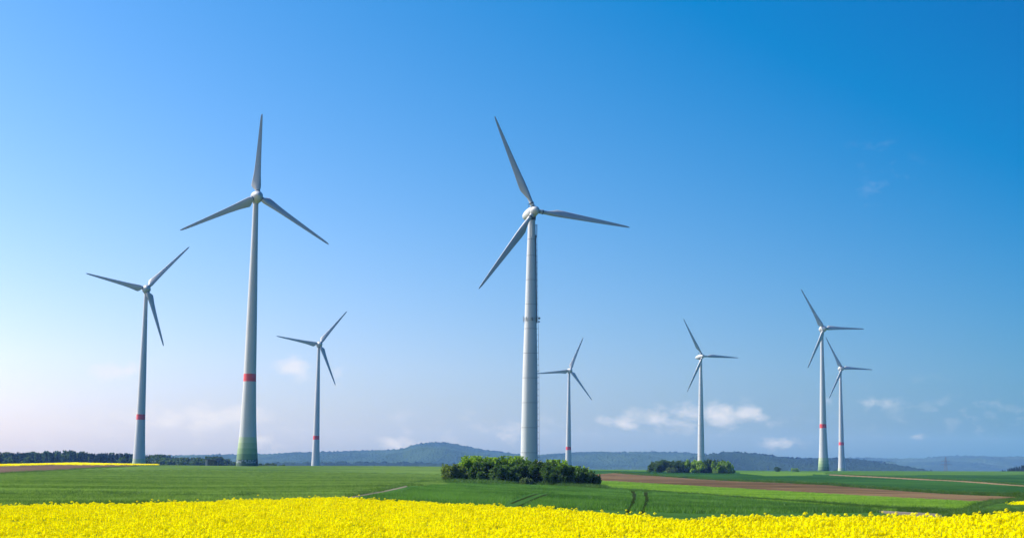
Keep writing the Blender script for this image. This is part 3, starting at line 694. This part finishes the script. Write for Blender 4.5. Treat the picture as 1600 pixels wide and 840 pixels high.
        # lifting frames under the nacelle
        for (cx, cy, mt, wd_) in ((.15, -1.55, WHITE2, .11), (1.8, -.35, DARK, .14)):
            q = MB(); z0, z1 = H-8.8, H-4.4
            q.tube((cx, cy, z0), (cx, cy, z1), wd_, n=6)
            for z in (z0+.2, z1-.2): q.tube((cx, cy, z), (cx*.55, cy*.55, z), wd_*.8, n=6)
            if mt is DARK: q.tube((cx-.35, cy, z0+.6), (cx-.35, cy, z1), .05, n=5)
            q.build('lifting_frame', [mt], root)
    if key == 'T4' or key == 'T6':
        m = MB(); m.box((-2.85, -.6, 1.5), (.3, 1.0, 2.2)); m.build('door', [DARK], root)

# ------------------------------------------------------------------ shrubs
BARK = paint_mat('bark', (.09, .07, .05), .9, .4)
def shrub(name, cx, w, ytop, ybase, D, leaf, nleaf, mat, label, group, flowers=0, spiky=.3, seed=0, depth=None):
    r = np.random.default_rng(1000+seed); b = at(cx, ybase, D); z0 = ground_z(b[0], b[1]); top = at(cx, ytop, D)[2]; Hh = top-z0
    rx = w/2/FPX*D*1.34; ry = depth or rx*.9
    root = empty(name, (b[0], b[1], z0), label, 'shrub', group)
    nb = 38; C = []; Rr = []
    for i in range(nb):
        an = r.uniform(0, 6.28); q = math.sqrt(r.random())*.85; zc_ = r.uniform(.05, .82)
        shrink = math.sqrt(max(.15, 1-(max(zc_-.45, 0)/.62)**2)); C.append((math.cos(an)*q*rx*shrink, math.sin(an)*q*ry*shrink, zc_*Hh)); Rr.append(r.uniform(.36, .60)*min(rx, Hh*.5))
    C = np.array(C); Rr = np.array(Rr); C[0] = (0, 0, Hh-Rr[0]*.85); Rr = np.minimum(Rr, np.maximum(Hh-C[:, 2], .2*Hh))
    k = r.integers(0, nb, nleaf); dirs = r.normal(size=(nleaf, 3)); dirs /= np.linalg.norm(dirs, axis=1)[:, None]; rad = r.random(nleaf)**.33
    P_ = C[k]+dirs*(Rr[k]*rad*1.05)[:, None]
    # upright shoots that break the outline
    ns = int(60*spiky/.3); sh = []
    for i in range(ns):
        j = r.integers(0, nb); d_ = np.array([r.normal(0, .35), r.normal(0, .35), 1]); d_ /= np.linalg.norm(d_); ln = Rr[j]*r.uniform(1.1, 1.1+1.1*spiky); m_ = 14
        sh.append(C[j]+d_*ln*np.linspace(.6, 1.15, m_)[:, None]+r.normal(0, leaf*.45, (m_, 3)))
    P_ = np.vstack([P_]+sh); P_ = P_[(P_[:, 2] > .05)]; P_[:, 2] = np.minimum(P_[:, 2], Hh*1.08)
    nn = r.normal(size=P_.shape)+np.array([0, 0, .5]); sz = leaf*r.uniform(.6, 1.35, len(P_))
    v, f = quads(P_, nn, sz, .65, r); parts = [(v, f, 0)]
    fo = link('foliage', mesh_np('foliage', v, f, [mat]), root)
    if flowers:
        j = r.integers(0, len(P_), flowers*4); Pf = P_[j]; Pf = Pf[Pf[:, 1] < np.percentile(P_[:, 1], 45)][:flowers]
        v, f = quads(Pf+np.array([0, -.12, .05]), r.normal(size=Pf.shape)+np.array([0, -1, 1]), leaf*.75, 1, r)
        link('blossom', mesh_np('blossom', v, f, [BLOS]), root)
    m = MB()
    for i in range(7):
        t_ = C[r.integers(0, nb)]; m.tube((r.normal(0, .2), r.normal(0, .2), -.1), tuple(t_*np.array([.8, .8, .9])), .07*Hh/4, .025*Hh/4, 6)
    m.build('stem', [BARK], root); return root
BLOS = leaf_mat('hawthorn_blossom', (.35, .36, .32), (.55, .56, .5), .2, 3)
LS = [leaf_mat('leaf_yellow_green', (.12, .23, .02), (.26, .40, .04), .5, .5), leaf_mat('leaf_deep_green', (.028, .070, .016), (.075, .15, .028), .45, .5), leaf_mat('leaf_olive', (.09, .14, .03), (.20, .27, .06), .5, .6), leaf_mat('leaf_grey_green', (.06, .10, .035), (.12, .18, .06), .4, .6)]
gp = 'shrubs of the large thicket under the banded turbine'
shrub('shrub', 714, 36, 727, 752.5, 268, .23, 8125, LS[2], 'low feathery olive shrub at the left end of the large thicket', gp, spiky=.7, seed=1)
shrub('shrub', 738, 36, 715, 753, 272, .25, 13500, LS[0], 'tall pointed light green shrub near the left end of the large thicket', gp, spiky=.6, seed=2)
shrub('shrub', 757, 40, 721, 754, 262, .25, 13500, LS[1], 'dark green rounded shrub right of the pointed one in the large thicket', gp, spiky=.3, seed=3)
shrub('shrub', 772, 44, 717.5, 754, 275, .25, 13500, LS[0], 'yellow green shrub in the left middle of the large thicket', gp, spiky=.5, seed=4)
shrub('shrub', 803, 48, 715.5, 755, 275, .25, 18000, LS[0], 'broad bright topped shrub just left of the banded tower', gp, spiky=.5, seed=5)
shrub('shrub', 790, 44, 728, 756, 258, .25, 12000, LS[1], 'low dark shrub in front of the bright topped shrub, left of the banded tower', gp, spiky=.3, seed=6)
shrub('shrub', 836, 56, 720.5, 757.5, 262, .23, 18000, LS[1], 'dark shrub with pale blossom right below the banded tower', gp, flowers=120, spiky=.25, seed=7)
shrub('shrub', 822, 17, 746, 757.8, 252, .13, 3000, LS[3], 'small round grey green bush at the foot of the blossoming shrub', gp, flowers=25, spiky=.1, seed=8)
shrub('shrub', 864, 42, 721, 758, 272, .25, 13500, LS[0], 'yellow green shrub just right of the banded tower', gp, spiky=.5, seed=9)
shrub('shrub', 876, 50, 727.5, 760.5, 256, .25, 18000, LS[1], 'dark shadowed shrub in the right middle of the large thicket', gp, spiky=.35, seed=10)
shrub('shrub', 908, 46, 733.5, 762.5, 255, .25, 13500, LS[1], 'rounded dark green shrub at the right end of the large thicket', gp, spiky=.4, seed=11)
shrub('shrub', 899, 36, 730, 760.5, 266, .25, 10500, LS[0], 'green shrub behind the rounded one near the right end of the large thicket', gp, spiky=.4, seed=12)
gp = 'shrubs of the small far thicket under the unbanded turbine'
shrub('shrub', 1033, 32, 719.5, 735.5, 800, .55, 6000, LS[1], 'dark shrub at the left end of the small far thicket', gp, spiky=.2, seed=21)
shrub('shrub', 1060, 32, 720, 736, 802, .55, 6000, LS[1], 'second shrub from the left in the small far thicket', gp, spiky=.2, seed=22)
shrub('shrub', 1050, 15, 729.5, 736.5, 780, .35, 1200, LS[3], 'low pale round bush in front of the left part of the small far thicket', gp, spiky=.1, seed=23)
shrub('shrub', 1087, 38, 719.5, 736.5, 800, .55, 6600, LS[0], 'brighter shrub left of the unbanded tower foot in the small far thicket', gp, spiky=.2, seed=24)
shrub('shrub', 1111, 34, 719, 737.5, 802, .55, 6200, LS[1], 'shrub directly right of the unbanded tower in the small far thicket', gp, spiky=.3, seed=25)
shrub('shrub', 1130, 34, 721, 738, 796, .55, 6200, LS[0], 'rounded shrub at the right end of the small far thicket', gp, spiky=.2, seed=26)
shrub('shrub', 1215, 7, 729.5, 734.5, 1150, .5, 400, LS[1], 'tiny lone bush on the horizon right of the small far thicket', None, spiky=.2, seed=31)
shrub('shrub', 1243, 12, 731.5, 735.5, 1200, .5, 500, LS[0], 'tiny pale bush on the horizon just left of the two right turbines', None, spiky=.2, seed=32)

# ------------------------------------------------------------------ woodland (a far wood that reads as one mass)
def crown(k, conifer):
    r = np.random.default_rng(700+k)
    if conifer:
        m_ = 260; t = r.random(m_)**.8; rad = (1-t)*.20+.015; a_ = r.uniform(0, 6.28, m_); q = np.sqrt(r.random(m_))
        C = np.stack([np.cos(a_)*rad*q, np.sin(a_)*rad*q, .08+t*.92], -1); sz = .085*(1-t*.5)
    else:
        m_ = 320; bl = r.normal(0, 1, (9, 3))*np.array([.17, .17, .15])+np.array([0, 0, .62]); k_ = r.integers(0, 9, m_); dd_ = r.normal(size=(m_, 3)); dd_ /= np.linalg.norm(dd_, axis=1)[:, None]
        C = bl[k_]+dd_*(.17*r.random(m_)**.33)[:, None]; C[:, 2] = np.clip(C[:, 2], .05, 1); sz = .085*np.ones(m_)
    v, f = quads(C, r.normal(size=(m_, 3))+np.array([0, 0, .4]), sz, .8, r)
    b = MB(); b.tube((0, 0, 0), (0, 0, .6), .022, .012, 5); tv = np.vstack(b.V); tf = np.array([q for q in b.F if len(q) == 4])
    V, F, mi = join([(v, f, 0), (tv, tf, 1)]); return proto('tree', V, F, [CON if conifer else DEC, BARK], mi)
CON = leaf_mat('conifer_needles', (.012, .032, .014), (.028, .060, .022), .2, .3); DEC = leaf_mat('woodland_leaves', (.030, .065, .016), (.065, .120, .028), .35, .3)
def wood(name, n, x0, x1, topx, topy, dmin, dmax, confrac, label, jit=3, hmin=9, hmax=19):
    x = rng.uniform(x0, x1, n); d = rng.uniform(dmin, dmax, n); yt = np.interp(x, topx, topy)+rng.random(n)**1.2*jit+(dmax-d)/(dmax-dmin)*2.2
    top = at(x, yt, d); X, Y = top[:, 0], top[:, 1]; gz = np.array([ground_z(a_, b_) for a_, b_ in zip(X, Y)])
    Hh = np.clip(top[:, 2]-gz, 5, 26); zb = np.maximum(top[:, 2]-Hh, gz); wd_ = np.clip(Hh, hmin, hmax)*rng.uniform(.8, 1.1, n)
    cf = lowf(X, Y, .012, 9)+rng.normal(0, .15, n) < (confrac-.5)*.8
    idx = np.where(cf, rng.integers(0, 3, n), rng.integers(3, 6, n)); wd_ = np.where(cf, wd_*.9, wd_)
    scatter(name, WOODP, np.stack([X, Y, zb], -1), np.stack([0*X, 0*X, rng.uniform(0, 6.28, n)], -1), np.stack([wd_, wd_, Hh], -1), idx, label, 'wood')
WOODP = [crown(k, True) for k in range(3)]+[crown(k, False) for k in range(3, 6)]
WOODP = WOODP
def fresh(): return [o.copy() for o in WOODP]
_W = WOODP
wood('woodland', 1500, -420, 372, [-420, 0, 60, 100, 110, 122, 150, 180, 205, 240, 268, 300, 320, 335, 345, 358, 372], [704, 705.5, 705, 704, 702, 704.5, 706.5, 706, 707, 708.5, 711, 714, 714, 711, 712, 718, 722], 1350, 1750, .62, 'dark mixed wood along the left horizon behind the yellow strip')
WOODP = fresh()
wood('hedgerow_trees', 70, 372, 470, [372, 400, 425, 440, 470], [723, 723, 721.5, 724, 726], 1150, 1350, .2, 'low far trees showing just right of the tallest left turbine foot', jit=2, hmin=5, hmax=8)
WOODP = fresh()
wood('conifer_wood', 420, 1566, 2000, [1566, 1575, 1590, 1605, 1700, 2000], [732, 729.5, 726, 722.5, 720, 716], 1750, 2050, .95, 'dark conifer wood at the right edge of the horizon')

# ------------------------------------------------------------------ hills
def hill_mat(name, c1, c2, c3):
    m, nt_, out = newmat(name)
    a_ = noise(nt_, .0035, 5, .6, (1, .6, 1)); b_ = noise(nt_, .03, 5, .8)
    q = N(nt_, 'ShaderNodeMath', operation='MULTIPLY_ADD'); L(nt_, b_, q.inputs[0]); q.inputs[1].default_value = .45; 
    q2 = N(nt_, 'ShaderNodeMath', operation='MULTIPLY_ADD'); L(nt_, a_, q2.inputs[0]); q2.inputs[1].default_value = 2.0; q2.inputs[2].default_value = -.72; L(nt_, q2.outputs[0], q.inputs[2])
    c = ramp(nt_, q.outputs[0], [(.25, c1), (.55, c2), (.85, c3)])
    b = N(nt_, 'ShaderNodeBsdfPrincipled', i_Roughness=.95); b.inputs['Specular IOR Level'].default_value = .05; L(nt_, c, b.inputs['Base Color']); L(nt_, b.outputs[0], out.inputs[0]); return m
def hill(name, xp, yp, D, W, step, canopy, mat, zfoot=-16, spike=1.0, seed=3, relief=12):
    r = np.random.default_rng(seed); xa, xb = xp[0], xp[-1]; wid = (xb-xa)/FPX*D; nxh = int(wid/step); nrh = int(W*1.25/step/1.3)
    x = np.linspace(xa, xb, nxh); t = np.linspace(0, 1.25, nrh)
    crest = at(x, np.interp(x, xp, yp), D)[:, 2]
    sh = np.interp(t, [0, .25, .6, .85, 1, 1.12, 1.25], [0, .22, .6, .9, 1, .9, .6])
    dist = D-W+W*t; dxn = ray(x, np.full(nxh, 712.))[:, 0]
    X = dxn[:, None]*dist[None, :]; Y = np.ones((nxh, 1))*dist[None, :]
    Z = zfoot+(crest[:, None]-zfoot)*sh[None, :]
    # side spurs and hollows, fading out at the crest so the skyline stays
    nz = np.zeros(X.shape); fl = X.ravel(), Y.ravel()
    nz = (np.sin(X*.0062+seed)*np.sin(Y*.004+X*.0021)+.6*np.sin(X*.013+Y*.009+2))*relief
    Z += nz*(np.sin(np.clip(t, 0, 1)*PI)**.8)[None, :]*np.clip((crest[:, None]-zfoot)/60, .3, 1.5)
    edge_ = np.exp(-((t-1)/.02)**2)[None, :]; Z += ((r.random(X.shape)-.5)*canopy+np.clip(r.normal(0, .35, X.shape), -1, 1.6)*canopy*.4)*(.55+1.1*edge_)
    me = mesh_np(name, np.stack([X, Y, Z], -1).reshape(-1, 3), grid_faces(nxh, nrh)[:, ::-1], mat, False)
    return tag(link(name, me), kind='structure')
HM1 = hill_mat('wooded_hill', (.010, .028, .011), (.022, .050, .018), (.036, .070, .024)); HM2 = hill_mat('dark_wooded_hill', (.007, .020, .010), (.014, .034, .014), (.024, .048, .018))
hill('hills', [-900, 200, 287, 330, 370, 430, 450, 480, 510, 560, 610, 630, 642, 655, 670, 690, 700, 720, 750, 790, 830, 860, 900, 940, 1000, 1060, 1090, 1110, 1150, 1250, 1400],
     [715, 714, 712.3, 711, 710.3, 709.8, 708, 707.3, 706.5, 705, 703.8, 701.5, 697, 693.5, 691.8, 691.6, 692.5, 696, 702, 708, 712, 710.5, 708.6, 707.2, 706.6, 707.3, 709.5, 711.5, 713, 716, 722], 6300, 1900, 6.5, 8, HM1)
hill('hills', [1060, 1100, 1115, 1138, 1160, 1174, 1200, 1222, 1250, 1280, 1321, 1345, 1393, 1440, 1470], [722, 711.5, 708.8, 706.3, 707, 708.2, 711, 714.8, 716.4, 717, 716.6, 718, 725.2, 733.5, 740], 4100, 700, 4, 6, HM2, zfoot=-16, seed=5, relief=6)
hill('hills', [1150, 1300, 1345, 1400, 1440, 1480, 1510, 1560, 1600, 1700, 2000, 2500], [719, 716, 714.8, 717, 715.6, 713, 712, 712.8, 713.4, 712, 709, 712], 8300, 1900, 14, 8, HM1, seed=8, relief=10)
hill('hills', [380, 430, 500, 560, 640, 700, 760, 830, 900], [727, 723.5, 722, 723.2, 722.6, 725, 723, 724.5, 729], 3600, 500, 7, 7, HM2, seed=9, relief=3)

# ------------------------------------------------------------------ hut, pylon, lookout mast
hb = at(330, 727.2, 742); zg = ground_z(hb[0], hb[1])-.1
root = empty('transformer_hut', (hb[0], hb[1], zg), 'small dark green box hut on the field edge left of the tallest left turbine', 'hut'); root.rotation_euler = (0, 0, -.22)
hg = paint_mat('dark_green_paint', (.035, .055, .035), .6, .4); pale = paint_mat('pale_render', (.45, .45, .42), .8, .25)
m = MB(); m.box((.55, 0, 1.45), (3.9, 2.6, 2.9)); wl = m.build('wall', [hg], root)
m = MB(); m.box((-2.0, 0, 1.45), (1.1, 2.5, 2.8)); m.build('side_wall', [pale], root)
m = MB(); m.box((.0, 0, 3.02), (5.5, 3.0, .2)); m.build('roof', [paint_mat('concrete_roof', (.2, .2, .19), .9)], root)
for dx in (-.4, 1.3):
    m = MB(); m.box((dx, -1.33, 1.25), (1.3, .06, 2.2)); d_ = m.build('door', [paint_mat('door_green', (.05, .08, .05), .6)], root)
    q = MB(); q.box((dx+.45, -1.39, 1.2), (.1, .06, .3)); q.build('handle', [GREYM], d_)
PYL = paint_mat('weathered_steel', (.12, .13, .14), .6)
pb = at(1478, 735, 2600); top = at(1478, 713.5, 2600)[2]; zg = ground_z(pb[0], pb[1]); Hp = top-zg
root = empty('electricity_pylon', (pb[0], pb[1], zg), 'faint lattice electricity pylon in front of the far right hills', 'pylon')
m = MB(); lv = np.linspace(0, 1, 9); wv = 3.4*(1-lv)**.9+.35
for i in range(8):
    z0, z1 = lv[i]*Hp, lv[i+1]*Hp; a0, a1 = wv[i], wv[i+1]
    for sx, sy in ((-1, -1), (1, -1), (1, 1), (-1, 1)): m.tube((sx*a0, sy*a0, z0), (sx*a1, sy*a1, z1), .22, n=4)
    for s_ in (-1, 1):
        m.tube((-a0, s_*a0, z0), (a1, s_*a1, z1), .08, n=4); m.tube((a0, s_*a0, z0), (-a1, s_*a1, z1), .08, n=4)
        m.tube((s_*a0, -a0, z0), (s_*a1, a1, z1), .12, n=4)
m.build('mast', [PYL], root)
for fz, hw in ((.68, 10), (.82, 7)):
    m = MB(); z = fz*Hp
    for s_ in (-1, 1): m.tube((0, -.8, z), (s_*hw, 0, z+.3), .2, n=4); m.tube((0, .8, z+1.8), (s_*hw, 0, z+.3), .16, n=4); m.tube((s_*hw, 0, z+.3), (s_*hw, 0, z-1.8), .14, n=4)
    m.build('cross_arm', [PYL], root)
lb = at(1018, 707, 6300); root = empty('lookout_tower', (lb[0], lb[1]-20, lb[2]-9), 'tiny mast sticking up from the ridge between the two thickets', 'tower')
m = MB(); m.tube((0, 0, 0), (0, 0, 19), 1.6, 1.2, 8); m.build('shaft', [GREYM], root)
m = MB(); m.box((0, 0, 17), (4.6, 4.6, 2.6)); m.build('cabin', [DARK], root)

# ------------------------------------------------------------------ haze
m, nt_, out = newmat('haze_air'); pv = nt_.nodes.new('ShaderNodeVolumePrincipled')
pv.inputs['Color'].default_value = (.17, .40, 1.0, 1); pv.inputs['Density'].default_value = .88e-4; pv.inputs['Anisotropy'].default_value = 0.0; pv.inputs['Absorption Color'].default_value = (1, 1, 1, 1)
L(nt_, pv.outputs[0], out.inputs['Volume'])
b = MB(); b.box((0, 4400, 90), (16000, 10400, 230)); hz = b.build('haze', [m]); tag(hz, 'pale blue summer haze over the fields', 'haze', None, 'stuff')

# ------------------------------------------------------------------ render
scn.view_settings.view_transform = 'Standard'; scn.view_settings.look = 'None'; scn.view_settings.gamma = 1; scn.view_settings.exposure = .9; scn.view_settings.use_curve_mapping = False
scn.render.engine = 'CYCLES'; scn.cycles.use_denoising = True; scn.cycles.max_bounces = 6; scn.cycles.diffuse_bounces = 3; scn.cycles.transmission_bounces = 4; scn.cycles.volume_bounces = 0
scn.cycles.sample_clamp_indirect = 6
